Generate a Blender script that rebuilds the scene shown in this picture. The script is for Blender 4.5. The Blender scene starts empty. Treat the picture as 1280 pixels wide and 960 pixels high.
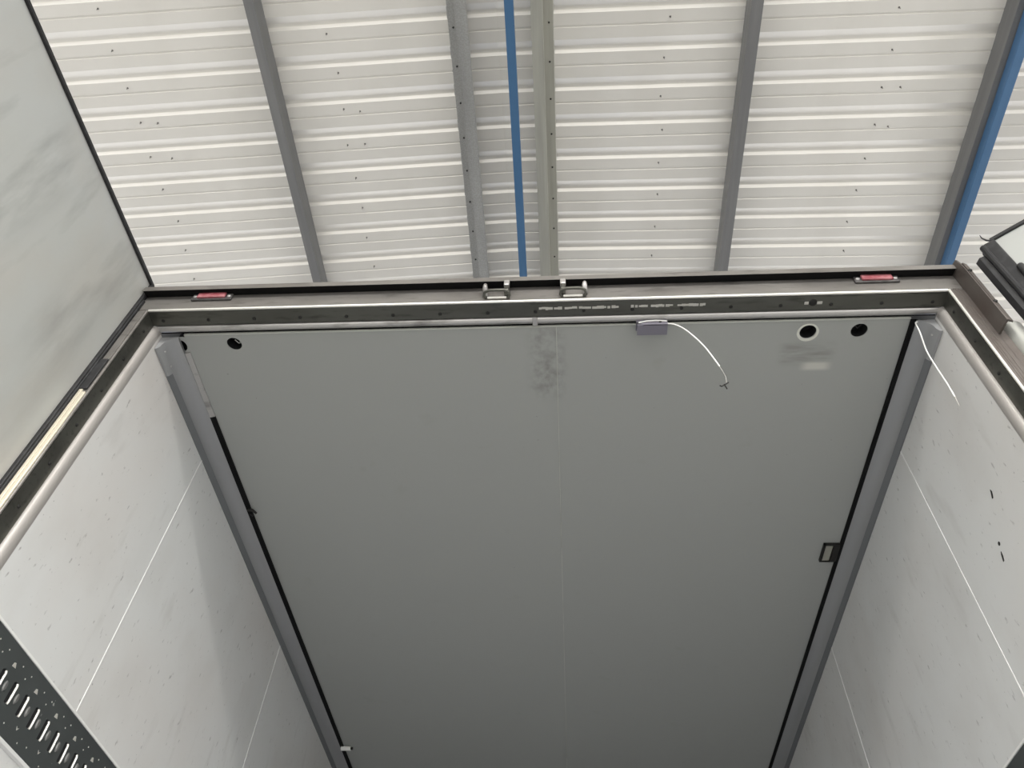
import bpy, bmesh, math, random
from mathutils import Vector, Matrix
from mathutils.geometry import tessellate_polygon
random.seed(7)
S = bpy.context.scene
COL = S.collection

# ------------------------------------------------------------------ camera
# Metres. Origin height (z = 0) is the camera height; the yard floor is 1.85 m below.
cd = bpy.data.cameras.new('camera'); cam = bpy.data.objects.new('camera', cd); COL.objects.link(cam)
cd.sensor_width = 36.0; cd.lens = 971.82/1280*36.0; cd.clip_start = 0.02; cd.clip_end = 400
r = Vector((0.99766943, 0.05572979, 0.03936869)); u = Vector((0.01887263, -0.77985046, 0.62568129)); f = Vector((-0.06557077, 0.62348011, 0.77908474))
M = Matrix((r, u, -f)).transposed().to_4x4(); M.translation = Vector((0.08364, -1.32, 0))
cam.matrix_world = M
S.camera = cam

# ------------------------------------------------------------------ light
w = bpy.data.worlds.new('overcast_sky'); S.world = w; w.use_nodes = True
# bright sky with its glow on the side behind the camera (-y), cooler and weaker ahead (+y)
nt = w.node_tree; bg = nt.nodes['Background']; bg.inputs[1].default_value = 1.0
wtc = nt.nodes.new('ShaderNodeTexCoord'); wsp = nt.nodes.new('ShaderNodeSeparateXYZ'); nt.links.new(wtc.outputs['Generated'], wsp.inputs[0])
wcr = nt.nodes.new('ShaderNodeValToRGB'); wmr = nt.nodes.new('ShaderNodeMapRange'); wmr.inputs['From Min'].default_value = -1; wmr.inputs['From Max'].default_value = 1
nt.links.new(wsp.outputs[1], wmr.inputs['Value']); nt.links.new(wmr.outputs[0], wcr.inputs[0])
for e, (p, c) in zip((wcr.color_ramp.elements[0], wcr.color_ramp.elements[1]), ((0, (1.0, .985, .95, 1)), (1, (.36, .39, .48, 1)))): e.position = p; e.color = c
e = wcr.color_ramp.elements.new(.22); e.color = (.92, .91, .88, 1)
e = wcr.color_ramp.elements.new(.5); e.color = (.30, .31, .34, 1)
e = wcr.color_ramp.elements.new(.78); e.color = (.25, .27, .33, 1)
wm = nt.nodes.new('ShaderNodeVectorMath'); wm.operation = 'SCALE'; wm.inputs['Scale'].default_value = 12.0
# hazy horizon: dimmer close to the ground, brightening with height
wel = nt.nodes.new('ShaderNodeFloatCurve'); cv = wel.mapping.curves[0]
for px, py in ((.10, .08), (.20, .16), (.30, .50), (.36, .66), (.50, .55), (.75, .34)): cv.points.new(px, py)
cv.points[0].location = (0, .06); cv.points[-1].location = (1, .30); wel.mapping.update()
wel4 = nt.nodes.new('ShaderNodeMath'); wel4.operation = 'MULTIPLY'; wel4.inputs[1].default_value = 4.3; nt.links.new(wel.outputs[0], wel4.inputs[0])
nt.links.new(wsp.outputs[2], wel.inputs['Value'])
wm0 = nt.nodes.new('ShaderNodeVectorMath'); wm0.operation = 'SCALE'; nt.links.new(wcr.outputs[0], wm0.inputs[0]); nt.links.new(wel4.outputs[0], wm0.inputs['Scale'])
nt.links.new(wm0.outputs[0], wm.inputs[0]); nt.links.new(wm.outputs[0], bg.inputs[0])
# long area light, added to stand in for the open band of sky past the canopy edge behind the camera: its upper limit, cut by the
# lintel, draws the soft slanting line on both side walls
ld = bpy.data.lights.new('standin_light_strip', 'AREA'); ld.shape = 'RECTANGLE'; ld.size = 30; ld.size_y = .5; ld.energy = 6800; ld.color = (1.0, .98, .94)
lo = bpy.data.objects.new('standin_light_strip', ld); COL.objects.link(lo); lo.location = (0, -14, 7.5); lo.rotation_euler = (math.radians(68), 0, 0)
S.view_settings.view_transform = 'Standard'; S.view_settings.look = 'None'
S.view_settings.gamma = 1; S.view_settings.use_curve_mapping = False
S.view_settings.exposure = -1.2

# ------------------------------------------------------------------ materials
def lin(c):
    return tuple(((v/255)/12.92 if v/255 <= .04045 else (((v/255)+.055)/1.055)**2.4) for v in c) + (1,)

class Mat:
    """small node-building wrapper around a Principled material"""
    def __init__(s, name, rgb, rough=.5, metal=0.0, spec=.5):
        s.m = bpy.data.materials.new(name); s.m.use_nodes = True
        s.t = s.m.node_tree; s.n = s.t.nodes; s.b = s.n['Principled BSDF']
        s.b.inputs['Roughness'].default_value = rough; s.b.inputs['Metallic'].default_value = metal
        s.b.inputs['Specular IOR Level'].default_value = spec
        c = s.n.new('ShaderNodeRGB'); c.outputs[0].default_value = lin(rgb); s.col = c.outputs[0]
        s.tc = s.n.new('ShaderNodeTexCoord').outputs['Object']
        s.t.links.new(s.col, s.b.inputs['Base Color'])
    def link(s, a, b): s.t.links.new(a, b)
    def noise(s, scale, detail=4, stretch=(1, 1, 1), lo=.4, hi=.7, rot=(0, 0, 0), off=(0, 0, 0)):
        mp = s.n.new('ShaderNodeMapping'); mp.inputs['Scale'].default_value = stretch; mp.inputs['Rotation'].default_value = rot
        mp.inputs['Location'].default_value = off
        s.link(s.tc, mp.inputs[0])
        nz = s.n.new('ShaderNodeTexNoise'); nz.inputs['Scale'].default_value = scale; nz.inputs['Detail'].default_value = detail
        s.link(mp.outputs[0], nz.inputs['Vector'])
        mr = s.n.new('ShaderNodeMapRange'); mr.inputs['From Min'].default_value = lo; mr.inputs['From Max'].default_value = hi
        s.link(nz.outputs['Fac'], mr.inputs['Value']); return mr.outputs[0]
    def math(s, op, a, b):
        m = s.n.new('ShaderNodeMath'); m.operation = op
        for i, v in enumerate((a, b)):
            if isinstance(v, (int, float)): m.inputs[i].default_value = v
            else: s.link(v, m.inputs[i])
        return m.outputs[0]
    def box(s, ax, a, b, soft):
        """1 inside a<coordinate<b, soft edges"""
        sp = s.n.new('ShaderNodeSeparateXYZ'); s.link(s.tc, sp.inputs[0]); o = sp.outputs[ax]
        def ramp(p, q):
            mr = s.n.new('ShaderNodeMapRange'); mr.interpolation_type = 'SMOOTHSTEP'
            mr.inputs['From Min'].default_value = p; mr.inputs['From Max'].default_value = q; s.link(o, mr.inputs['Value']); return mr.outputs[0]
        up = ramp(a-soft, a+soft); dn = s.math('SUBTRACT', 1, ramp(b-soft, b+soft))
        return s.math('MULTIPLY', up, dn)
    def mix(s, fac, rgb, amount=1.0):
        mx = s.n.new('ShaderNodeMix'); mx.data_type = 'RGBA'
        fc = s.math('MULTIPLY', fac, amount)
        s.link(fc, mx.inputs[0]); s.link(s.col, mx.inputs[6]); mx.inputs[7].default_value = lin(rgb)
        s.col = mx.outputs[2]; s.link(s.col, s.b.inputs['Base Color'])
    def rough(s, fac, lo, hi):
        mr = s.n.new('ShaderNodeMapRange'); mr.inputs['To Min'].default_value = lo; mr.inputs['To Max'].default_value = hi
        s.link(fac, mr.inputs['Value']); s.link(mr.outputs[0], s.b.inputs['Roughness'])
    def bump(s, fac, strength, dist=.002):
        bp = s.n.new('ShaderNodeBump'); bp.inputs['Strength'].default_value = strength; bp.inputs['Distance'].default_value = dist
        s.link(fac, bp.inputs['Height']); s.link(bp.outputs[0], s.b.inputs['Normal'])

MT = {}
def reg(k, m): MT[k] = m.m; return m
m = reg('sheet', Mat('white_coated_sheet', (222, 219, 211), .27, .2, .7)); m.mix(m.noise(2.2, 5, (1, .35, 1), .45, .75), (200, 196, 186), .35)
m = reg('galv', Mat('galvanised_steel', (150, 150, 146), .5, .35)); m.mix(m.noise(110, 3, (1, 1, 1), .45, .6), (176, 176, 174), .4); m.mix(m.noise(3, 4, (1, .2, 1), .45, .7), (104, 104, 102), .5)
m = reg('galv_dull', Mat('dull_galvanised_steel', (108, 108, 107), .5, .15)); m.mix(m.noise(25, 4, (1, .05, 1), .4, .7), (122, 122, 120), .6)
m = reg('galv_warm', Mat('weathered_galvanised_steel', (168, 167, 156), .5, .25)); m.mix(m.noise(20, 4, (1, .05, 1), .45, .7), (132, 131, 124), .4)
m = reg('blue', Mat('blue_painted_steel', (60, 96, 130), .45)); m.mix(m.noise(5, 4, (1, .2, 1), .5, .8), (88, 122, 158), .5)
m = reg('pale_concrete', Mat('bleached_concrete', (176, 174, 171), .85)); m.mix(m.noise(.8, 6), (164, 162, 160), .6)
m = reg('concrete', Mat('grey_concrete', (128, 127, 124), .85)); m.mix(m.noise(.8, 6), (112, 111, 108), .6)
# trailer panels
m = reg('wall', Mat('white_laminate_wall', (213, 214, 213), .36, 0, .4))
m.mix(m.noise(1.1, 5, (1, 1, 1), .42, .75), (196, 186, 178), .5)
m.mix(m.noise(5, 8, (1, 2.5, .7), .60, .78, (.6, 0, 0)), (162, 159, 154), .35)
m.mix(m.noise(30, 7, (1, 2.4, .9), .655, .74, (.9, 0, 0)), (100, 98, 95), .55)
m.mix(m.noise(3.2, 7, (1, 1.3, .8), .52, .72, (1.2, 0, 0), (4, 2, 7)), (176, 172, 166), .2)
m.mix(m.noise(90, 4, (1, 1, 1), .72, .76), (80, 78, 76), .5)
m = reg('ceil', Mat('grey_laminate_ceiling', (164, 166, 163), .42, 0, .4))
m.mix(m.noise(9, 8, (1, 1, 1), .66, .80), (150, 150, 142), .4)
m.mix(m.noise(55, 4, (1, 1, 1), .74, .78), (95, 94, 90), .6)
patch = m.math('MULTIPLY', m.box(0, .79, .955, .02), m.box(1, .19, .262, .025)); m.mix(m.math('MULTIPLY', patch, m.noise(9, 4, (1, 5, 1), .3, .7)), (120, 119, 112), .75)
patch = m.math('MULTIPLY', m.box(0, .87, .95, .02), m.box(1, .262, .292, .008)); m.mix(patch, (218, 217, 208), .6)
patch = m.math('MULTIPLY', m.box(0, -.02, .085, .03), m.box(1, .09, .38, .05)); m.mix(m.math('MULTIPLY', patch, m.noise(38, 7, (1, .8, 1), .40, .72)), (104, 102, 96), .5)
m = reg('door', Mat('white_laminate_door', (174, 176, 173), .38, 0, .4))
m.mix(m.noise(2.6, 7, (1, 1.6, .9), .45, .75, (.75, 0, 0)), (172, 168, 160), .6)
m.mix(m.noise(3.1, 7, (1, 3.2, .6), .58, .78, (.8, 0, 0), (3, 1, 2)), (126, 126, 122), .6)
m.mix(m.noise(1.2, 3, (1, 1, 1), .5, .8, (0, 0, 0), (5, 5, 5)), (206, 196, 186), .5)
for (ya, yb, za, zb_, rgb_, am) in ((-.60, -.45, 3.40, 3.98, (118, 118, 116), .55), (-.24, -.08, 3.45, 3.90, (128, 127, 124), .45), (-.16, -.04, 3.0, 3.5, (150, 146, 140), .35)):
    mk = m.math('MULTIPLY', m.box(1, ya, yb, .05), m.box(2, za, zb_, .12)); m.mix(m.math('MULTIPLY', mk, m.noise(7, 7, (1, 2.2, .5), .40, .66)), rgb_, am)
m = reg('rim', Mat('pale_hole_rim', (214, 215, 206), .5))
m = reg('screw', Mat('weathered_screw_point', (96, 94, 90), .6))
m = reg('seam', Mat('pale_joint_sealant', (226, 226, 224), .5))
m = reg('seamc', Mat('grey_joint_sealant', (182, 184, 178), .5)); m.mix(m.noise(8, 5, (1, 1, 1), .5, .7), (140, 138, 130), .5)
def steel(key, name, rgb, dark, rough, metal):
    m = reg(key, Mat(name, rgb, rough, metal)); m.mix(m.noise(7, 7, (.35, 1, 1), .42, .72), dark, .7)
    m.mix(m.noise(60, 5, (.2, 1, 1), .55, .72), tuple(int(v*.72) for v in dark), .5); m.rough(m.noise(15, 4, (.3, 1, 1), .3, .7), rough*.75, rough*1.25); return m
steel('frame', 'brushed_frame_steel', (134, 131, 127), (106, 101, 97), .42, .55)
steel('rebate', 'stained_rebate_steel', (96, 96, 90), (62, 60, 56), .38, .75)
m = reg('mould', Mat('worn_aluminium_moulding', (184, 182, 180), .32, .6)); m.mix(m.noise(18, 6, (.4, 1, 1), .55, .68), (96, 92, 88), .65)
m = reg('mouldv', Mat('pale_aluminium_moulding', (170, 166, 162), .45, .25)); m.mix(m.noise(18, 6, (1, 1, .3), .58, .72), (120, 112, 106), .5)
m = reg('edge', Mat('pale_edge_highlight', (236, 234, 228), .3, .5))  # highlight along ridge and loop bar put into a pale colour
m = reg('brown', Mat('grimy_brown_steel', (100, 94, 90), .5, .45)); m.mix(m.noise(14, 6, (1, 1, .4), .45, .7), (86, 76, 70), .7)
m = reg('bright', Mat('bright_facing_strip', (240, 232, 212), .3, .5))
m = reg('cove', Mat('grey_anodised_cove', (166, 167, 168), .42, .3)); m.mix(m.noise(6, 3, (1, .1, 1), .4, .7), (146, 148, 151), .4)
m = reg('flange', Mat('shaded_flange', (122, 124, 127), .4, .35))
m = reg('rubber', Mat('black_rubber', (30, 30, 32), .55)); m.mix(m.noise(30, 5, (1, 1, 1), .5, .75), (64, 64, 66), .5)
m = reg('gap', Mat('black_seal_and_gap', (10, 10, 11), .7, 0, .2))
m = reg('void', Mat('dark_recess_lining', (24, 24, 27), .8))  # near-black colour carries the shade inside holes and slots
m = reg('rail', Mat('grey_painted_rail', (80, 84, 84), .42, .35)); m.mix(m.noise(3, 4), (66, 69, 70), .6); m.mix(m.noise(45, 5, (1, 1, 1), .72, .75), (200, 200, 196), .8)
m = reg('tin', Mat('bright_zinc', (232, 230, 222), .3, .55))
m = reg('lens', Mat('faded_red_lens', (142, 66, 74), .4)); m.mix(m.noise(45, 4, (1, 1, 1), .4, .65), (186, 132, 136), .6)
m = reg('base', Mat('dark_plastic_base', (58, 56, 56), .5)); m.mix(m.noise(40, 4), (110, 106, 104), .5)
m = reg('white', Mat('white_plastic', (240, 240, 236), .4))
m = reg('bolt', Mat('dark_bolt_head', (38, 37, 36), .5, .4))
m = reg('grey', Mat('lilac_grey_housing', (132, 129, 140), .4, .4))
m = reg('pipe', Mat('galvanised_pipe', (176, 177, 172), .35, .55)); m.mix(m.noise(8, 5, (1, 1, .2), .45, .7), (128, 128, 124), .5)
m = reg('floor', Mat('grey_trailer_floor', (178, 180, 186), .6)); m.mix(m.noise(5, 5), (156, 158, 164), .6)
m = reg('skin', Mat('grey_trailer_skin', (120, 121, 122), .4))
m = reg('tape', Mat('pale_glue_residue', (186, 184, 178), .7))

# ------------------------------------------------------------------ mesh helpers
class MB:
    def __init__(s): s.bm = bmesh.new()
    def box(s, x0, x1, y0, y1, z0, z1, bev=0):
        vs = [s.bm.verts.new((x, y, z)) for x in (x0, x1) for y in (y0, y1) for z in (z0, z1)]
        fs = [(0, 1, 3, 2), (4, 6, 7, 5), (0, 4, 5, 1), (2, 3, 7, 6), (0, 2, 6, 4), (1, 5, 7, 3)]
        F = [s.bm.faces.new([vs[i] for i in q]) for q in fs]
        if bev: bmesh.ops.bevel(s.bm, geom=list({e for q in F for e in q.edges}), offset=bev, segments=2, affect='EDGES', profile=.5)
        return s
    def prism(s, poly, axis, a, b, a2=None, b2=None):
        """closed polygon extruded along an axis; a/b may be functions of the polygon point for mitres"""
        def P(p, t):
            if axis == 0: return (t, p[0], p[1])
            if axis == 1: return (p[0], t, p[1])
            return (p[0], p[1], t)
        fa = a if callable(a) else (lambda p: a); fb = b if callable(b) else (lambda p: b)
        A = [s.bm.verts.new(P(p, fa(p))) for p in poly]; B = [s.bm.verts.new(P(p, fb(p))) for p in poly]
        n = len(poly)
        for i in range(n): s.bm.faces.new((A[i], A[(i+1) % n], B[(i+1) % n], B[i]))
        s.bm.faces.new(A[::-1]); s.bm.faces.new(B); return s
    def tube(s, pts, rad, seg=10, cap=True):
        pts = [Vector(p) for p in pts]; rings = []
        rd = rad if isinstance(rad, (list, tuple)) else [rad]*len(pts)
        ref = Vector((.31, .52, .79))
        for i, p in enumerate(pts):
            d = (pts[min(i+1, len(pts)-1)]-pts[max(i-1, 0)]).normalized()
            a = d.cross(ref).normalized(); b = d.cross(a)
            rings.append([s.bm.verts.new(p+rd[i]*(math.cos(2*math.pi*k/seg)*a+math.sin(2*math.pi*k/seg)*b)) for k in range(seg)])
        for q, t in zip(rings, rings[1:]):
            for k in range(seg): s.bm.faces.new((q[k], q[(k+1) % seg], t[(k+1) % seg], t[k]))
        if cap: s.bm.faces.new(rings[0][::-1]); s.bm.faces.new(rings[-1])
        return s
    def dome(s, c, n, rad, h, seg=10):
        """button head: centre, outward normal, radius, height"""
        c = Vector(c); n = Vector(n).normalized(); a = n.orthogonal().normalized(); b = n.cross(a); rings = []
        for rr, hh in ((1, 0), (.92, .5), (.6, .9)):
            rings.append([s.bm.verts.new(c+n*h*hh+rad*rr*(math.cos(2*math.pi*k/seg)*a+math.sin(2*math.pi*k/seg)*b)) for k in range(seg)])
        for q, t in zip(rings, rings[1:]):
            for k in range(seg): s.bm.faces.new((q[k], q[(k+1) % seg], t[(k+1) % seg], t[k]))
        top = s.bm.verts.new(c+n*h)
        for k in range(seg): s.bm.faces.new((rings[-1][k], rings[-1][(k+1) % seg], top))
        s.bm.faces.new(rings[0][::-1]); return s
    def plate(s, outer, holes, to3, thick):
        """flat plate with real holes. outer, holes: 2-D loops; to3(p, t) -> 3-D"""
        loops = [outer]+holes; flat = [p for l in loops for p in l]
        tris = tessellate_polygon([[Vector((p[0], p[1], 0)) for p in l] for l in loops])
        F = [s.bm.verts.new(to3(p, 0)) for p in flat]; B = [s.bm.verts.new(to3(p, thick)) for p in flat]
        for t in tris:
            try: s.bm.faces.new([F[i] for i in t]); s.bm.faces.new([B[i] for i in t[::-1]])
            except ValueError: pass
        k = 0
        for l in loops:
            n = len(l)
            for i in range(n): s.bm.faces.new((F[k+i], F[k+(i+1) % n], B[k+(i+1) % n], B[k+i]))
            k += n
        return s
    def build(s, name, mat, parent=None, smooth=False, angle=None):
        bmesh.ops.recalc_face_normals(s.bm, faces=s.bm.faces[:])
        me = bpy.data.meshes.new(name); s.bm.to_mesh(me); s.bm.free()
        me.materials.append(MT[mat])
        if smooth:
            for p in me.polygons: p.use_smooth = True
            me.set_sharp_from_angle(angle=math.radians(angle or 40))
        o = bpy.data.objects.new(name, me); COL.objects.link(o)
        if parent: o.parent = parent
        return o

def thing(name, label, cat, loc=(0, 0, 0), group=None):
    o = bpy.data.objects.new(name, None); COL.objects.link(o); o.location = loc; o.empty_display_size = .1
    o['label'] = label; o['category'] = cat
    if group: o['group'] = group
    return o
def tag(o, label, cat, group=None):
    o['label'] = label; o['category'] = cat
    if group: o['group'] = group
    return o
def struct(o): o['kind'] = 'structure'; return o

GZ = -1.85
# ------------------------------------------------------------------ the setting: yard floor and canopy roof
mb = MB(); mb.box(-60, 60, -70, 60, GZ-.2, GZ); struct(mb.build('floor', 'pale_concrete'))
mb = MB(); mb.box(-12, 12, -8.3, 7.5, GZ, GZ+.012); struct(mb.build('floor', 'concrete'))   # added unseen apron, darker to dim the roof flanges against the rib webs

# corrugated roof: two slopes falling away from a ridge line that runs along y
HR = 5.52; XR = -.31; ML, MR_ = .075, .033
Y0, Y1 = -8.3, 7.5
def roofz(x): return HR-(ML*(XR-x) if x < XR else MR_*(x-XR))
PER = .2503; PH = -1.32+.2318*5.5+.027      # y of the far edge of a rib
# one period, going +y from the far web's foot: (dy, dz)
prof = [(0, 0), (.074, 0), (.078, .005), (.086, .005), (.090, 0), (.164, 0), (.204, .019), (.210, .021), (.224, .021), (.2325, .019)]
def roof(name, xa, xb):
    bm = bmesh.new(); rows = []; k0 = int((Y0-PH)/PER)-1; k1 = int((Y1-PH)/PER)+1
    for k in range(k0, k1):
        for dy, dz in prof: rows.append((PH+k*PER+dy, dz))
    A = [bm.verts.new((xa, y, roofz(xa)+dz)) for y, dz in rows]; B = [bm.verts.new((xb, y, roofz(xb)+dz)) for y, dz in rows]
    C = [bm.verts.new((xa, y, roofz(xa)+dz+.004)) for y, dz in rows]; D = [bm.verts.new((xb, y, roofz(xb)+dz+.004)) for y, dz in rows]
    for i in range(len(rows)-1):
        bm.faces.new((A[i], B[i], B[i+1], A[i+1])); bm.faces.new((C[i+1], D[i+1], D[i], C[i]))
        bm.faces.new((A[i], A[i+1], C[i+1], C[i])); bm.faces.new((B[i+1], B[i], D[i], D[i+1]))
    bm.faces.new((A[0], C[0], D[0], B[0])); bm.faces.new((A[-1], B[-1], D[-1], C[-1]))
    me = bpy.data.meshes.new(name); bmesh.ops.recalc_face_normals(bm, faces=bm.faces[:]); bm.to_mesh(me); bm.free(); me.materials.append(MT['sheet'])
    o = bpy.data.objects.new(name, me); COL.objects.link(o); return struct(o)
ceil_l = roof('ceiling', -12.0, XR); ceil_r = roof('ceiling', XR, 12.0)
# drilling screws that come through the sheets, as small dark points with a drip
sc = MB(); sc.dome((0, 0, 0), (0, 0, -1), .0065, .006, 8); sc.tube([(0, 0, -.003), (.001, .002, -.024)], [.0035, .0015], 6)
s0 = None
for kx, n0, n1, par in ((-.529, 0, 9, ceil_l), (-.264, 0, 9, ceil_l), (.150, 0, 9, ceil_r), (.418, 0, 9, ceil_r)):
    for k in range(n0, n1):
        for rep in range(2 if (k in (3, 4) and kx != .15) else 1):
            y = PH+(k-1)*PER+.045+random.uniform(-.012, .012)+rep*.012; x = kx*5.4+random.uniform(-.02, .02)+rep*.12
            if s0 is None: o = s0 = sc.build('screw', 'screw', par)
            else: o = s0.copy(); COL.objects.link(o); o.parent = par
            o.location = (x, y, roofz(x))

# purlins, C sections 150 deep running along y
def cee(xw, side, ztop, depth=.15, fl=.065, t=.004, lip=.018, toplip=True):
    """web at x = xw, flanges towards side*x"""
    s = side
    p = [(xw, ztop), (xw+s*fl, ztop), (xw+s*fl, ztop-lip), (xw+s*(fl-t), ztop-lip), (xw+s*(fl-t), ztop-t), (xw+s*t, ztop-t),
         (xw+s*t, ztop-depth+t), (xw+s*(fl-t), ztop-depth+t), (xw+s*(fl-t), ztop-depth+lip), (xw+s*fl, ztop-depth+lip), (xw+s*fl, ztop-depth), (xw, ztop-depth)]
    return p
def zed(xw, side, ztop, depth=.12, t=.004):
    """upper flange towards side, lower flange away from it"""
    s = side
    return [(xw-s*t, ztop-t), (xw-s*t, ztop-depth+t), (xw-s*.072, ztop-depth+t), (xw-s*.072, ztop-depth+.016), (xw-s*.076, ztop-depth+.016), (xw-s*.076, ztop-depth),
            (xw, ztop-depth), (xw, ztop-t*2), (xw+s*.066, ztop-t*2), (xw+s*.066, ztop-t), (xw+s*.07, ztop), (xw-s*t, ztop)]
def purlin(poly, mat, label, bolts=None):
    mb = MB(); mb.prism(poly, 1, Y0, Y1); o = mb.build('roof_purlin', mat); tag(o, label, 'roof beam', 'galvanised purlins under the roof sheets')
    if bolts:
        xb, zb = bolts; p0 = None
        for k in range(9):
            y = PH+(k-1)*PER+.05
            if p0 is None: b = MB(); b.dome((0, 0, 0), (0, 0, -1), .007, .008, 8); p0 = q = b.build('screw', 'bolt', o)
            else: q = p0.copy(); COL.objects.link(q); q.parent = o
            q.location = (xb, y, zb)
    return o
z1 = roofz(-1.84)
purlin(cee(-1.818, -1, z1), 'galv_dull', 'grey galvanised purlin on the far left, between the open door and the paired purlins')
z2 = roofz(-.57); purlin(zed(-.566, -1, z2, .13), 'galv', 'left one of the two spangled purlins flanking the thin blue bar', (-.60, z2-.008))
z3 = roofz(.02); purlin(zed(.063-.066, 1, z3, .13), 'galv_warm', 'right one of the two spangled purlins flanking the thin blue bar', (.035, z3-.008))
z4 = roofz(1.3); purlin(cee(1.3, 1, z4, .15, .075), 'galv_dull', 'grey galvanised purlin between the blue bar and the blue beam')
z5 = roofz(2.85); purlin(cee(2.900, 1, z5, .15, .05), 'galv_dull', 'grey galvanised purlin lying against the blue roof beam on the right')
# blue steel: flat ridge bar and I beam
mb = MB(); mb.box(-.239, -.181, Y0, Y1, 5.24, 5.30, .004); tag(mb.build('blue_bar', 'blue'), 'thin blue painted bar running along the ridge between two purlins', 'steel bar')
zb = z5-.153
mb = MB(); mb.box(2.937, 2.998, Y0, Y1, zb-.075, zb, .005); tag(mb.build('blue_roof_beam', 'blue'), 'wide blue painted steel beam crossing the upper right corner', 'roof beam')

# ------------------------------------------------------------------ the trailer
TR = thing('box_trailer', 'empty white box trailer with open rear doors, seen up into its grey interior', 'trailer', (0, 0, GZ))
inv = Vector((0, 0, -GZ))
class TP(MB):
    """part built in world metres, stored relative to the trailer's base"""
    def build(s, name, mat, parent=None, smooth=False, angle=None, label=None):
        if parent is None: parent = TR
        if parent is TR: bmesh.ops.translate(s.bm, verts=s.bm.verts[:], vec=inv)
        else: bmesh.ops.translate(s.bm, verts=s.bm.verts[:], vec=inv)
        o = MB.build(s, name, mat, parent, smooth, angle)
        if label: o['label'] = label
        return o
L = 13.4; FZ = -.60
def shift(o): return o
# material coordinates: keep the noise stable by using object space (offset inv only)
wl = TP(); wl.box(-1.30, -1.24, .088, L, FZ, 2.06); WL = wl.build('side_wall', 'wall', label='left interior wall of pale scuffed laminate with a grey lashing rail')
wr = TP(); wr.box(1.24, 1.30, .088, L, FZ, 2.06); WR = wr.build('side_wall', 'wall', label='right interior wall of pale scuffed laminate')
for par, x0, x1 in ((WL, -1.2405, -1.2385), (WR, 1.2385, 1.2405)):
    for k in range(5):
        y = .607+1.1875*k; s = TP(); s.box(x0, x1, y-.0022, y+.0022, FZ, 1.995); s.build('joint_line', 'seam', par)
fl = TP(); fl.box(-1.24, 1.24, .0, L, FZ-.14, FZ); fl.build('floor_deck', 'floor')
fw = TP(); fw.box(-1.24, 1.24, L-.06, L, FZ, 2.06); fw.build('front_wall', 'wall')
rf = TP(); rf.box(-1.29, 1.29, .05, L, 2.115, 2.17, .005); rf.build('outer_roof', 'skin')
sk = TP(); sk.box(-1.295, -1.30+.0, .06, L, FZ, 2.17)
sk.bm.free()

# ceiling panel with four lamp holes
def circ(cx, cy, ra, rb=None, n=28): return [(cx+ra*math.cos(2*math.pi*k/n), cy+(rb or ra)*math.sin(2*math.pi*k/n)) for k in range(n)]
holes = [(-1.004, .136, .025), (-1.183, .139, .022), (.861, .140, .026), (1.019, .139, .026)]
cp = TP(); cp.plate([(-1.164, .097), (1.168, .097), (1.168, L-.06), (-1.164, L-.06)], [circ(a, b, c) for a, b, c in holes if a > -1.16], lambda p, t: (p[0], p[1], 2.06+t), .004)
CP = cp.build('ceiling_panel', 'ceil')
# left hole sits half on the narrow trim strip: panel tongue with the hole
tg = TP(); tg.plate([(-1.20, .105), (-1.1645, .105), (-1.1645, .17), (-1.20, .17)], [circ(-1.183, .139, .0155, .022)], lambda p, t: (p[0], p[1], 2.0605+t), .004); tg.build('end_tab', 'ceil', CP)
for a, b, c in holes:
    h = TP(); n = 28; ri = [circ(a, b, c*1.0, None, n)]
    lo = [h.bm.verts.new((p[0], p[1], 2.0615)) for p in circ(a, b, c+.002)]; hi = [h.bm.verts.new((p[0], p[1], 2.105)) for p in circ(a, b, c+.002)]
    for i in range(n): h.bm.faces.new((lo[i], lo[(i+1) % n], hi[(i+1) % n], hi[i]))
    h.bm.faces.new(hi); h.build('lamp_hole', 'void', CP)
# loose wires inside two of the holes
h = TP(); h.tube([(-1.010, .135, 2.10), (-1.004, .130, 2.074), (-.992, .138, 2.068), (-.985, .146, 2.08)], .0012, 6); h.tube([(-1.0, .15, 2.10), (-.992, .142, 2.072), (-.984, .132, 2.078)], .001, 6); h.build('wire', 'white', CP)
h = TP(); h.tube([(1.005, .13, 2.10), (1.018, .14, 2.074), (1.035, .132, 2.09)], .0015, 6); h.build('wire', 'base', CP)
# paler ring pressed round the third hole
h = TP(); h.plate(circ(.861, .142, .034), [circ(.861, .140, .0262)], lambda p, t: (p[0], p[1], 2.0592+t), .0012); h.build('hole_rim', 'rim', CP)
# bright cut edge of the ceiling panel and centre joint
h = TP(); h.box(-1.163, 1.166, .0925, .0975, 2.0575, 2.066, .001); h.build('front_edge', 'seamc', CP)
h = TP(); h.box(.0635, .0665, .097, L-.07, 2.0585, 2.0605, .0005); h.build('centre_joint', 'seamc', CP)
# black sealing strips beside the ceiling, with the paler trim on the first stretch at the left
h = TP(); h.box(1.1665, 1.186, .10, L-.06, 2.052, 2.0595); h.build('sealing_strip', 'gap')
h = TP(); h.box(-1.181, -1.1625, .45, L-.06, 2.052, 2.0595); h.build('sealing_strip', 'gap')
h = TP(); h.prism([(-1.180, 2.052), (-1.163, 2.056), (-1.163, 2.0595), (-1.180, 2.0595)], 1, .165, .45); h.build('edge_trim', 'mould')
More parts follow.
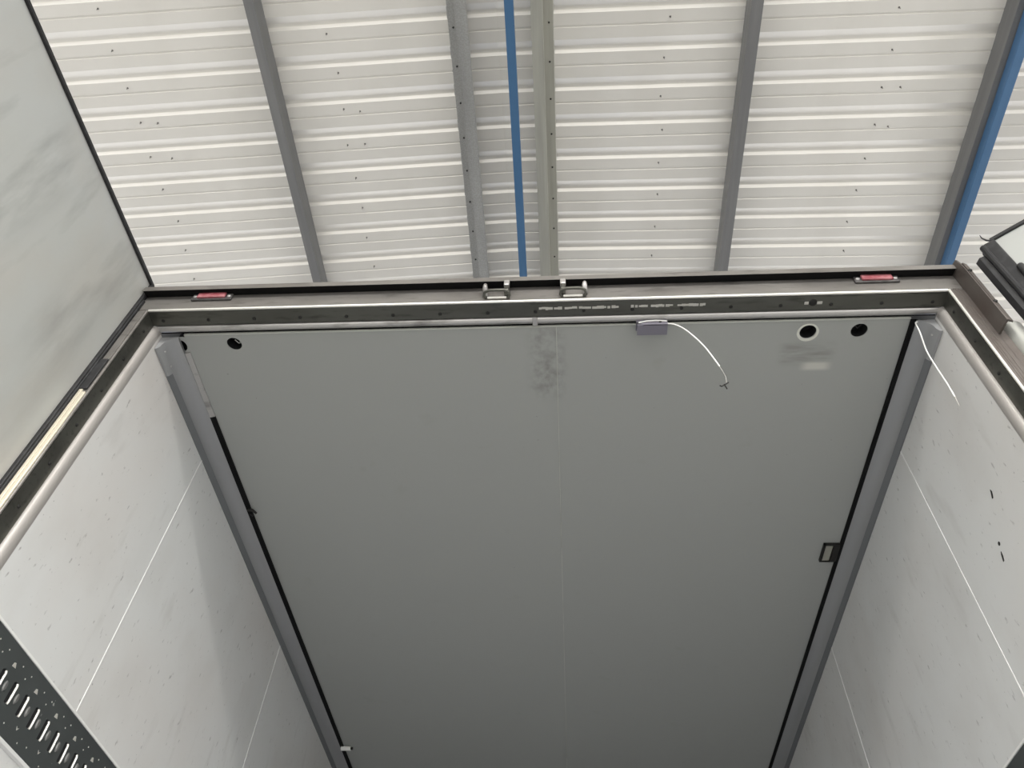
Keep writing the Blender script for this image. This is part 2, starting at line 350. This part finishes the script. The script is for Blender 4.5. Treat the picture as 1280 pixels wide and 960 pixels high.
# cove strips: concave aluminium profiles between wall and ceiling
def cove(s):
    n = 9; pts = [(s*(1.181+.043*math.cos(math.pi/2*k/n)), 2.010+.042*math.sin(math.pi/2*k/n)) for k in range(n+1)]
    h = TP(); h.prism(pts+[(s*1.181, 2.0595), (s*1.2395, 2.0595), (s*1.2395, 2.010)], 1, .105, L-.06); C = h.build('cove_strip', 'cove', smooth=True, angle=25)
    h = TP(); h.prism([(s*1.2395, 1.994), (s*1.2355, 1.994), (s*1.2230, 2.0095), (s*1.2240, 2.0120), (s*1.2395, 2.012)], 1, .105, L-.06); h.build('cove_flange', 'flange', C)  # wall-side shading of the cove put into a darker flange colour
    return C
CV = {s: cove(s) for s in (-1, 1)}
for s in (-1, 1):
    e = TP(); e.prism([(s*1.2385, 1.993), (s*1.230, 1.994)]+[(s*(1.181+.042*math.cos(math.pi/2*k/9)), 2.007+.042*math.sin(math.pi/2*k/9)) for k in range(10)]+[(s*1.181, 2.056), (s*1.2385, 2.056)], 1, .100, .215)
    e.build('end_cap', 'cove', CV[s], True, 25)
    for y in (.13, .19):
        e = TP(); e.dome((s*1.222, y, 2.015), (-s*.9, 0, -.35), .004, .003, 8); e.build('rivet', 'mould', CV[s])

# ---- rear frame lintel (profile in y,z extruded along x)
lin_ = TP(); lin_.prism([(-.030, 2.139), (-.030, 2.163), (.10, 2.168), (.10, 2.12), (.062, 2.115), (.058, 2.064), (.006, 2.067), (0, 2.073), (0, 2.146)], 0, -1.292, 1.298)
LT = lin_.build('lintel', 'frame', label='brushed steel lintel of the rear frame')
s = TP(); s.prism([(-.0292, 2.1385), (-.0292, 2.1405), (-.0006, 2.1475), (-.0006, 2.1455)], 0, -1.290, 1.296); s.build('lip_underside', 'gap', LT)  # black strip along the underside of the lip
s = TP(); s.prism([(.0065, 2.0655), (.0575, 2.0625), (.0575, 2.066), (.0065, 2.069)], 0, -1.256, .003); s.build('rebate_plate', 'rebate', LT)
s = TP(); s.prism([(.0085, 2.0648), (.0575, 2.0615), (.0575, 2.066), (.0085, 2.069)], 0, .003, 1.256); s.build('rebate_plate', 'rebate', LT)
s = TP(); s.tube([(-1.256+.002, .0035, 2.0695), (0, .0035, 2.0695)], .0045, 10); s.tube([(0, .0035, 2.0692), (1.254, .0035, 2.0692)], .0048, 10); s.build('ridge_edge', 'edge', LT, True)
for x0, x1, rr in ((-1.245, -.002, .0125), (.002, 1.245, .0132)):
    s = TP(); P = [(.0735+rr*math.cos(a), 2.068+rr*math.sin(a)) for a in [math.pi+math.pi*k/10 for k in range(11)]]
    s.prism(P+[(.0735+rr, 2.10), (.0735-rr, 2.10)], 0, x0, x1); s.build('moulding', 'mould', LT, True, 40)
s = TP(); s.box(-.010, .006, .0585, .0885, 2.0525, 2.075, .002); s.build('joiner', 'mould', LT)
s = TP(); s.box(-1.24, 1.24, .0865, .0925, 2.066, 2.10); s.build('shadow_gap', 'gap', LT)  # black filler, the gap's shade put into its colour
rv = None
for k in range(17):
    x = -1.216+.1521*k
    if rv is None: b = TP(); b.dome((0, 0, 0), (0, 0, -1), .0062, .004, 10); bmesh.ops.translate(b.bm, verts=b.bm.verts[:], vec=-inv); rv = o = b.build('rivet', 'bolt', LT)
    else: o = rv.copy(); COL.objects.link(o); o.parent = LT
    o.location = Vector((x, .040, 2.0632))+inv
# scraped-off sticker residue along the right half of the rebate
rs = random.Random(3)
for x0, x1 in ((.012, .085), (.093, .132), (.138, .262), (.300, .352), (.362, .430), (.444, .530)):
    b = TP(); x = x0
    while x < x1:
        wd = rs.uniform(.006, .016); b.box(x, min(x+wd, x1), .024+rs.uniform(-.001, .002), .032+rs.uniform(-.002, .002), 2.0618, 2.0632); x += wd+(rs.random() < .2)*.004
    b.build('glue_residue', 'tape', LT)
b = TP(); b.dome((.858, .032, 2.064), (0, 0, -1), .013, .003, 14); b.build('plug', 'bolt', LT)
b = TP(); b.box(.832, .845, .028, .038, 2.0618, 2.064, .001); b.build('glue_residue', 'tape', LT); b = TP(); b.box(.870, .886, .028, .038, 2.0618, 2.064, .001); b.build('glue_residue', 'tape', LT)

# ---- rear posts
def post(s, zt=2.066):
    h = TP(); h.prism([(s*1.300, 0), (s*1.2586, 0), (s*1.2566, .006), (s*1.2566, .086), (s*1.30, .086)], 2, FZ-.15, zt)
    P = h.build('rear_post', 'brown' if s > 0 else 'frame', label=('right' if s > 0 else 'left')+' upright of the steel rear frame')
    j = TP(); j.box(*sorted((s*1.2545, s*1.257)), .007, .058, FZ, 2.063); j.build('rebate_plate', 'rebate', P)
    e = TP(); e.tube([(s*1.2585, .003, FZ), (s*1.2585, .003, 2.07)], .0042, 10); e.build('ridge_edge', 'edge' if s > 0 else 'frame', P, True)
    q = TP(); q.prism([(s*1.2572, .0585), (s*1.250, .0578), (s*1.2445, .0605), (s*1.2402, .0665), (s*1.2385, .0745), (s*1.2388, .083), (s*1.2398, .0895), (s*1.2572, .0895)], 2, FZ, 2.062); q.build('moulding', 'mouldv', P, True, 50)
    r0 = None
    for k in range(9):
        b = TP()
        if r0 is None: b.dome((0, 0, 0), (-s, 0, 0), .0055, .0035, 10); bmesh.ops.translate(b.bm, verts=b.bm.verts[:], vec=-inv); r0 = o = b.build('rivet', 'bolt', P)
        else: b.bm.free(); o = r0.copy(); COL.objects.link(o); o.parent = P
        o.location = Vector((s*1.2546, .036, 2.0-.15*k))+inv
    return P
PL = post(-1); PR = post(1)
# left post: facing strips in three stretches (grey, black, bright)
b = TP(); b.box(-1.284, -1.262, -.0025, .001, 1.80, 2.06, .001); b.build('facing_strip', 'frame', PL)
b = TP(); b.box(-1.290, -1.2625, -.006, .001, 1.66, 1.80, .002); b.build('facing_strip', 'rubber', PL, label='black stretch of facing on the left post')
b = TP(); b.box(-1.284, -1.274, -.004, .001, FZ, 1.66, .001); b.box(-1.2725, -1.2605, -.0045, .001, FZ, 1.648, .0015); b.build('facing_strip', 'bright', PL, label='bright strip on the left post')
# right post: fine ribs of the facing
for x in (1.270, 1.277, 1.286):
    b = TP(); b.tube([(x, 0, FZ), (x, 0, 2.072)], .0014, 6); b.build('facing_rib', 'brown', PR)

# hinge plate on the right post with two dark bolts, and hinge tube under it
h = TP(); h.prism([(0.004, 1.832), (0.004, 2.150), (-.024, 2.172), (-.044, 2.166), (-.053, 2.115), (-.056, 1.822)], 0, 1.299, 1.305)
h.prism([(1.303, -.056), (1.318, -.050), (1.318, -.045), (1.303, -.050)], 2, 1.822, 2.13)
HP = h.build('hinge_plate', 'brown', label='grimy brown hinge plate beside the top right corner')
for z in (2.085, 1.915):
    b = TP(); b.dome((1.3085, -.054, z), (-.25, -1, 0), .0065, .005, 10); b.build('bolt', 'bolt', HP)
h = TP(); n = 24
h.tube([(1.349, .008, FZ), (1.349, .008, 1.862)], .029, 24)
HT = h.build('hinge_tube', 'pipe', smooth=True, label='galvanised hinge tube on the right post')
b = TP(); b.box(1.299, 1.330, .0, .02, FZ, 1.85); b.build('tube_bracket', 'brown', HT)

# marker lamps
def marker(x0):
    b = TP(); b.box(x0-.068, x0+.068, -.008, .001, 2.113, 2.147, .004); B = b.build('marker_lamp', 'base')
    b = TP(); b.box(x0-.047, x0+.047, -.015, -.007, 2.118, 2.1445, .003); b.build('lens', 'lens', B, label='faded red lens')
    for s in (-1, 1):
        b = TP(); b.dome((x0+s*.057, -.008, 2.130), (0, -1, 0), .0065, .003, 10); b.build('screw', 'mould', B)
    return B
marker(-1.0605)['label'] = 'left red marker lamp on the lintel'; marker(1.0605)['label'] = 'right red marker lamp on the lintel'

# lock keepers in the middle of the lintel
def keeper(xc, s):
    """s = side of the square lug"""
    b = TP(); b.box(xc-.034, xc+.034, -.004, .001, 2.084, 2.122, .002); K = b.build('lock_keeper', 'frame')
    pts = [(xc-.034, -.002, 2.083), (xc-.040, -.010, 2.085), (xc-.038, -.021, 2.088), (xc-.026, -.027, 2.089), (xc, -.028, 2.089), (xc+.026, -.027, 2.089), (xc+.038, -.021, 2.088), (xc+.040, -.010, 2.085), (xc+.034, -.002, 2.083)]
    b = TP(); b.tube(pts, .0048, 10); b.build('loop', 'rebate', K, True)
    b = TP(); b.tube([(xc-.030, -.004, 2.083), (xc+.030, -.004, 2.083)], .0040, 10); b.build('loop_bar', 'edge', K, True)
    xs = xc+s*.031
    b = TP(); b.box(xs-.009, xs+.009, -.034, -.018, 2.112, 2.140, .003); b.build('square_lug', 'mould', K)
    b = TP(); b.box(xs-.0075, xs+.0075, -.030, -.002, 2.088, 2.114, .003); b.build('lug_neck', 'rebate', K)
    xo = xc-s*.037
    b = TP(); b.tube([(xo, -.004, 2.094), (xo, -.016, 2.100), (xo, -.026, 2.110), (xo, -.030, 2.120), (xo, -.031, 2.124)], [.0085, .009, .0085, .006, .002], 12); b.build('round_lug', 'mould', K, True)
    return K
keeper(-.120, 1)['label'] = 'left steel lock keeper on the lintel'; keeper(.120, -1)['label'] = 'right steel lock keeper on the lintel'

# door leaves
def leaf(corner, ang, width, s):
    """corner: hinge-side inner corner; ang: direction the leaf runs in the xy plane; s: side of the inner face"""
    d = Vector((math.cos(ang), math.sin(ang), 0)); n = Vector((-d.y, d.x, 0))*s      # n = inner face normal
    Mx = Matrix((d, n, Vector((0, 0, 1)))).transposed().to_4x4(); Mx.translation = Vector((corner[0], corner[1], 0))
    return Mx
def dpart(Mx, fn, name, mat, parent, smooth=False, label=None):
    b = TP(); fn(b); bmesh.ops.transform(b.bm, matrix=Mx, verts=b.bm.verts[:]); return b.build(name, mat, parent, smooth, None, label)
ML_ = leaf((-1.301, -.006), math.radians(-91.9), 1.25, 1)
DL = dpart(ML_, lambda b: b.box(.006, 1.25, -.055, 0, FZ-.1, 2.205, .001), 'rear_door', 'door', None, label='left rear door, smudged white inner face, folded open along the left edge')
dpart(ML_, lambda b: b.box(-.004, 1.26, -.058, .009, 2.2035, 2.2165, .002), 'door_seal', 'rubber', DL)
dpart(ML_, lambda b: (b.box(-.006, .0085, -.058, .012, FZ-.1, 2.21, .003), b.box(-.010, .003, -.03, .016, FZ-.1, 2.12, .003)), 'door_seal', 'rubber', DL)
MR = leaf((1.417, -.085), math.radians(-37.5), 1.25, -1)
DR = dpart(MR, lambda b: b.box(0, 1.25, -.055, 0, FZ-.1, 2.205, .001), 'rear_door', 'door', None, label='right rear door swung far open, only its white upper corner showing')
dpart(MR, lambda b: b.box(-.006, 1.26, -.058, .008, 2.2035, 2.2165, .002), 'door_seal', 'rubber', DR)
def sidegasket(b):
    b.box(-.030, .004, -.055, .009, FZ-.1, 2.203, .004)
    b.tube([(-.034, .006, FZ), (-.034, .006, 2.192)], [.011, .010], 10)
    b.tube([(-.036, -.012, FZ), (-.036, -.012, 2.186)], [.010, .009], 10)
    b.box(-.052, -.028, -.035, -.010, FZ-.1, 2.160, .004)
    b.prism([(-.028, .000), (-.060, .006), (-.075, -.006), (-.072, -.012), (-.050, -.014), (-.030, -.012)], 2, lambda p: FZ-.1, lambda p: 2.158+.10*(p[0]+.06)*(p[0] < -.05))
dpart(MR, sidegasket, 'door_gasket', 'rubber', DR, label='torn black rubber gasket on the hinge edge of the right door')
dpart(MR, lambda b: b.tube([(-.004, .004, 2.205), (-.014, .006, 2.216), (-.020, .010, 2.232), (-.019, .013, 2.246)], [.003, .0028, .002, .001], 8), 'torn_strand', 'rubber', DR, True)
dpart(MR, lambda b: (b.tube([(.006, .013, FZ), (.006, .013, 2.03)], .010, 10), b.dome((.006, .013, 2.03), (0, 0, 1), .010, .008, 10)), 'gasket_bead', 'rubber', DR, True)

# ---- lashing rails on the side walls
def rail(s, wall, length):
    x = s*1.2395; t = -s*.006
    zc = .930; ys = []
    y = .2125
    slots = []; ovals = []
    yy = .2135
    while yy < length: slots.append(yy); yy += .0585
    near = [v for v in slots if v < 2.4]
    def rr(cy, cz, w, h): return [(cy-w, cz-h), (cy+w, cz-h), (cy+w, cz+h-.004), (cy+w*.4, cz+h), (cy-w*.4, cz+h), (cy-w, cz+h-.004)]
    hol = [rr(v, zc, .0075, .0265) for v in near]
    b = TP(); b.plate([(.10, .845), (length, .845), (length, 1.018), (.10, 1.018)], hol, lambda p, q: (x+t+(-q if s < 0 else q)*1.0, p[0], p[1]), .004)
    R = b.build('lashing_rail', 'rail')
    b = TP(); b.box(*sorted((x, x+t*.3)), .10, length, .846, 1.017); b.build('rail_backing', 'void', R)
    b = TP(); b.prism([(x, 1.018), (x+t*1.5, 1.018), (x+t*1.2, 1.026), (x, 1.029)], 1, .10, length); b.prism([(x, .845), (x+t*1.5, .845), (x+t*1.2, .838), (x, .835)], 1, .10, length); b.build('rail_edge', 'seam', R)
    return R, near
RL, near = rail(-1, WL, 6.0)
for v in near[:30]:
    b = TP(); b.tube([(-1.2335, v+.0062, .9045), (-1.2315, v+.0062, .910), (-1.2315, v+.0062, .948), (-1.2335, v+.0062, .9535)], .0031, 8); b.build('slot_lip', 'tin', RL, True)
d0 = None
for v in near[:30]:
    if d0 is None:
        b = TP(); n = 14
        ring = [b.bm.verts.new(Vector((0, .0065*math.cos(2*math.pi*k/n), .0135*math.sin(2*math.pi*k/n)))) for k in range(n)]
        mid = [b.bm.verts.new(Vector((.0035, .0045*math.cos(2*math.pi*k/n), .010*math.sin(2*math.pi*k/n)))) for k in range(n)]
        for k in range(n): b.bm.faces.new((ring[k], ring[(k+1) % n], mid[(k+1) % n], mid[k]))
        b.bm.faces.new(mid); bmesh.ops.translate(b.bm, verts=b.bm.verts[:], vec=-inv); d0 = o = b.build('dimple', 'galv_dull', RL, True)
    else: o = d0.copy(); COL.objects.link(o); o.parent = RL
    o.location = Vector((-1.2335, v+.0275, .929))+inv
b = TP()
for k in range(18):
    y = .1745+.1178*k
    b.prism([(y-.007, .972), (y+.008, .974), (y+.001, .984), (y-.005, .982)], 0, -1.2335, -1.2325)
    y2 = y+.003+.1178*.0
    b.prism([(y2-.004, .889), (y2+.001, .881), (y2+.007, .889), (y2+.001, .885)], 0, -1.2335, -1.2325)
    for dy, z in ((.030, .992), (.058, .976), (.075, .992), (.03, .863), (.07, .872)):
        b.dome((-1.2335, y+dy, z), (1, 0, 0), .0022, .001, 6)
bmesh.ops.recalc_face_normals(b.bm, faces=b.bm.faces[:]); bmesh.ops.translate(b.bm, verts=b.bm.verts[:], vec=inv)
RL.data.materials.append(MT['tin'])
for fc in b.bm.faces: fc.material_index = 1
b.bm.from_mesh(RL.data); b.bm.to_mesh(RL.data); b.bm.free()
rail(1, WR, 6.0)

# gouges in the right wall
b = TP(); b.prism([(.298, 1.522), (.303, 1.512), (.310, 1.500), (.306, 1.498), (.300, 1.506), (.296, 1.514)], 0, 1.2385, 1.2402); b.build('gouge', 'bolt', WR)
b = TP(); b.prism([(.392, 1.386), (.398, 1.380), (.405, 1.362), (.400, 1.362), (.394, 1.374)], 0, 1.2385, 1.2402); b.build('gouge', 'bolt', WR)
b = TP(); b.dome((1.2395, .383, 1.405), (-1, 0, 0), .006, .001, 10); b.build('gouge', 'bolt', WR)

# bits on the ceiling: clip at the right, hook and white peg at the left
b = TP(); b.box(1.104, 1.165, 1.166, 1.172, 2.048, 2.0605); b.box(1.104, 1.112, 1.166, 1.272, 2.048, 2.0605); b.box(1.104, 1.165, 1.268, 1.272, 2.048, 2.0605); b.box(1.142, 1.168, 1.172, 1.268, 2.046, 2.0605, .004)
CB = b.build('ceiling_clip', 'bolt', label='dark metal clip frame at the right edge of the ceiling')
b = TP(); b.box(1.113, 1.142, 1.172, 1.268, 2.052, 2.0602, .002); b.build('clip_pad', 'galv_warm', CB)
b = TP(); b.tube([(-1.175, .938, 2.056), (-1.155, .935, 2.048), (-1.138, .945, 2.040)], [.008, .006, .004], 8); b.tube([(-1.172, .965, 2.056), (-1.160, .968, 2.046)], [.005, .003], 8); b.build('small_hook', 'bolt', None, True)
b = TP(); b.tube([(-1.175, 2.868, 2.046), (-1.122, 2.868, 2.046)], .012, 12); PG = b.build('peg', 'white', None, True, label='white plastic peg at the left edge of the ceiling')
b = TP(); b.tube([(-1.122, 2.868, 2.046), (-1.110, 2.868, 2.046)], .007, 10); b.build('peg_tip', 'bolt', PG, True)

# ------------------------------------------------------------------ loose things: door contact with its cable, hanging cable
DC = thing('door_contact', 'grey metal door contact under the lintel, right of centre, with a loose white cable', 'sensor', (.365, .100, 2.06))
def loc(b, name, mat, par, base, smooth=False):
    bmesh.ops.translate(b.bm, verts=b.bm.verts[:], vec=-Vector(base)); return b.build(name, mat, par, smooth)
base = (.365, .100, 2.06)
b = MB(); b.prism([(.318, 2.0565), (.414, 2.0565), (.414, 2.030), (.340, 2.030), (.318, 2.046)], 1, .076, .080); b.prism([(.318, .076), (.414, .076), (.414, .117), (.318, .117)], 2, 2.0545, 2.0595)
b.prism([(.320, 2.030), (.414, 2.030), (.414, 2.034), (.320, 2.034)], 1, .078, .117)
loc(b, 'housing', 'grey', DC, base)
b = MB(); b.dome((.392, .076, 2.043), (0, -1, 0), .0048, .002, 12); loc(b, 'screw', 'bolt', DC, base)
b = MB(); b.tube([(.324, .074, 2.038), (.35, .0735, 2.045), (.38, .074, 2.048), (.412, .075, 2.045)], .0025, 8); loc(b, 'wire', 'white', DC, base, True)
CAB = [(.405, .092, 2.044), (.420, .086, 2.040), (.440, .080, 2.034), (.462, .072, 2.018), (.485, .066, 1.990), (.505, .060, 1.950), (.522, .055, 1.900), (.534, .052, 1.850), (.5365, .051, 1.836)]
CABLE_MARK = True
def smooth_path(P, n=6):
    P = [Vector(p) for p in P]; out = []
    for i in range(len(P)-1):
        a, b_, c, d = P[max(i-1, 0)], P[i], P[i+1], P[min(i+2, len(P)-1)]
        for k in range(n):
            t = k/n; out.append(.5*((2*b_)+(-a+c)*t+(2*a-5*b_+4*c-d)*t*t+(-a+3*b_-3*c+d)*t**3))
    out.append(P[-1]); return out
PA = [(.4052, .082, 2.0398), (.4304, .076, 2.0287), (.4581, .070, 1.9936), (.4838, .064, 1.9378), (.5050, .058, 1.8751), (.5235, .052, 1.7962), (.5276, .050, 1.7750)]
PB = [(.5276, .050, 1.7750), (.536, .050, 1.730), (.5345, .050, 1.700)]
b = MB(); b.tube(smooth_path(PA), .0021, 8); loc(b, 'cable', 'white', DC, base, True)
b = MB(); b.tube(smooth_path(PB), .0006, 6); loc(b, 'bare_strand', 'tape', DC, base, True)
b = MB(); b.tube([(.540, .050, 1.701), (.527, .050, 1.690), (.519, .050, 1.684), (.514, .050, 1.688)], .0018, 6); b.tube([(.527, .050, 1.693), (.531, .050, 1.673)], .0018, 6); loc(b, 'frayed_end', 'bolt', DC, base, True)

PC = [(1.196, .108, 2.0515), (1.184, .104, 2.050), (1.176, .104, 2.040), (1.176, .110, 2.00), (1.184, .140, 1.945), (1.190, .150, 1.875), (1.194, .154, 1.808), (1.198, .162, 1.755)]
b = MB(); b.tube(smooth_path(PC), .0022, 8); HC = b.build('hanging_cable', 'white', None, True); tag(HC, 'loose white cable hanging from the top right corner beside the cove strip', 'cable')
b = MB(); b.box(1.188, 1.214, .100, .112, 2.050, 2.058, .002); b.build('clamp', 'tin', HC)
b = MB(); b.tube([(1.198, .162, 1.755), (1.199, .166, 1.738), (1.1995, .168, 1.722)], [.0022, .0014, .0006], 8); b.build('stripped_end', 'tape', HC, True)
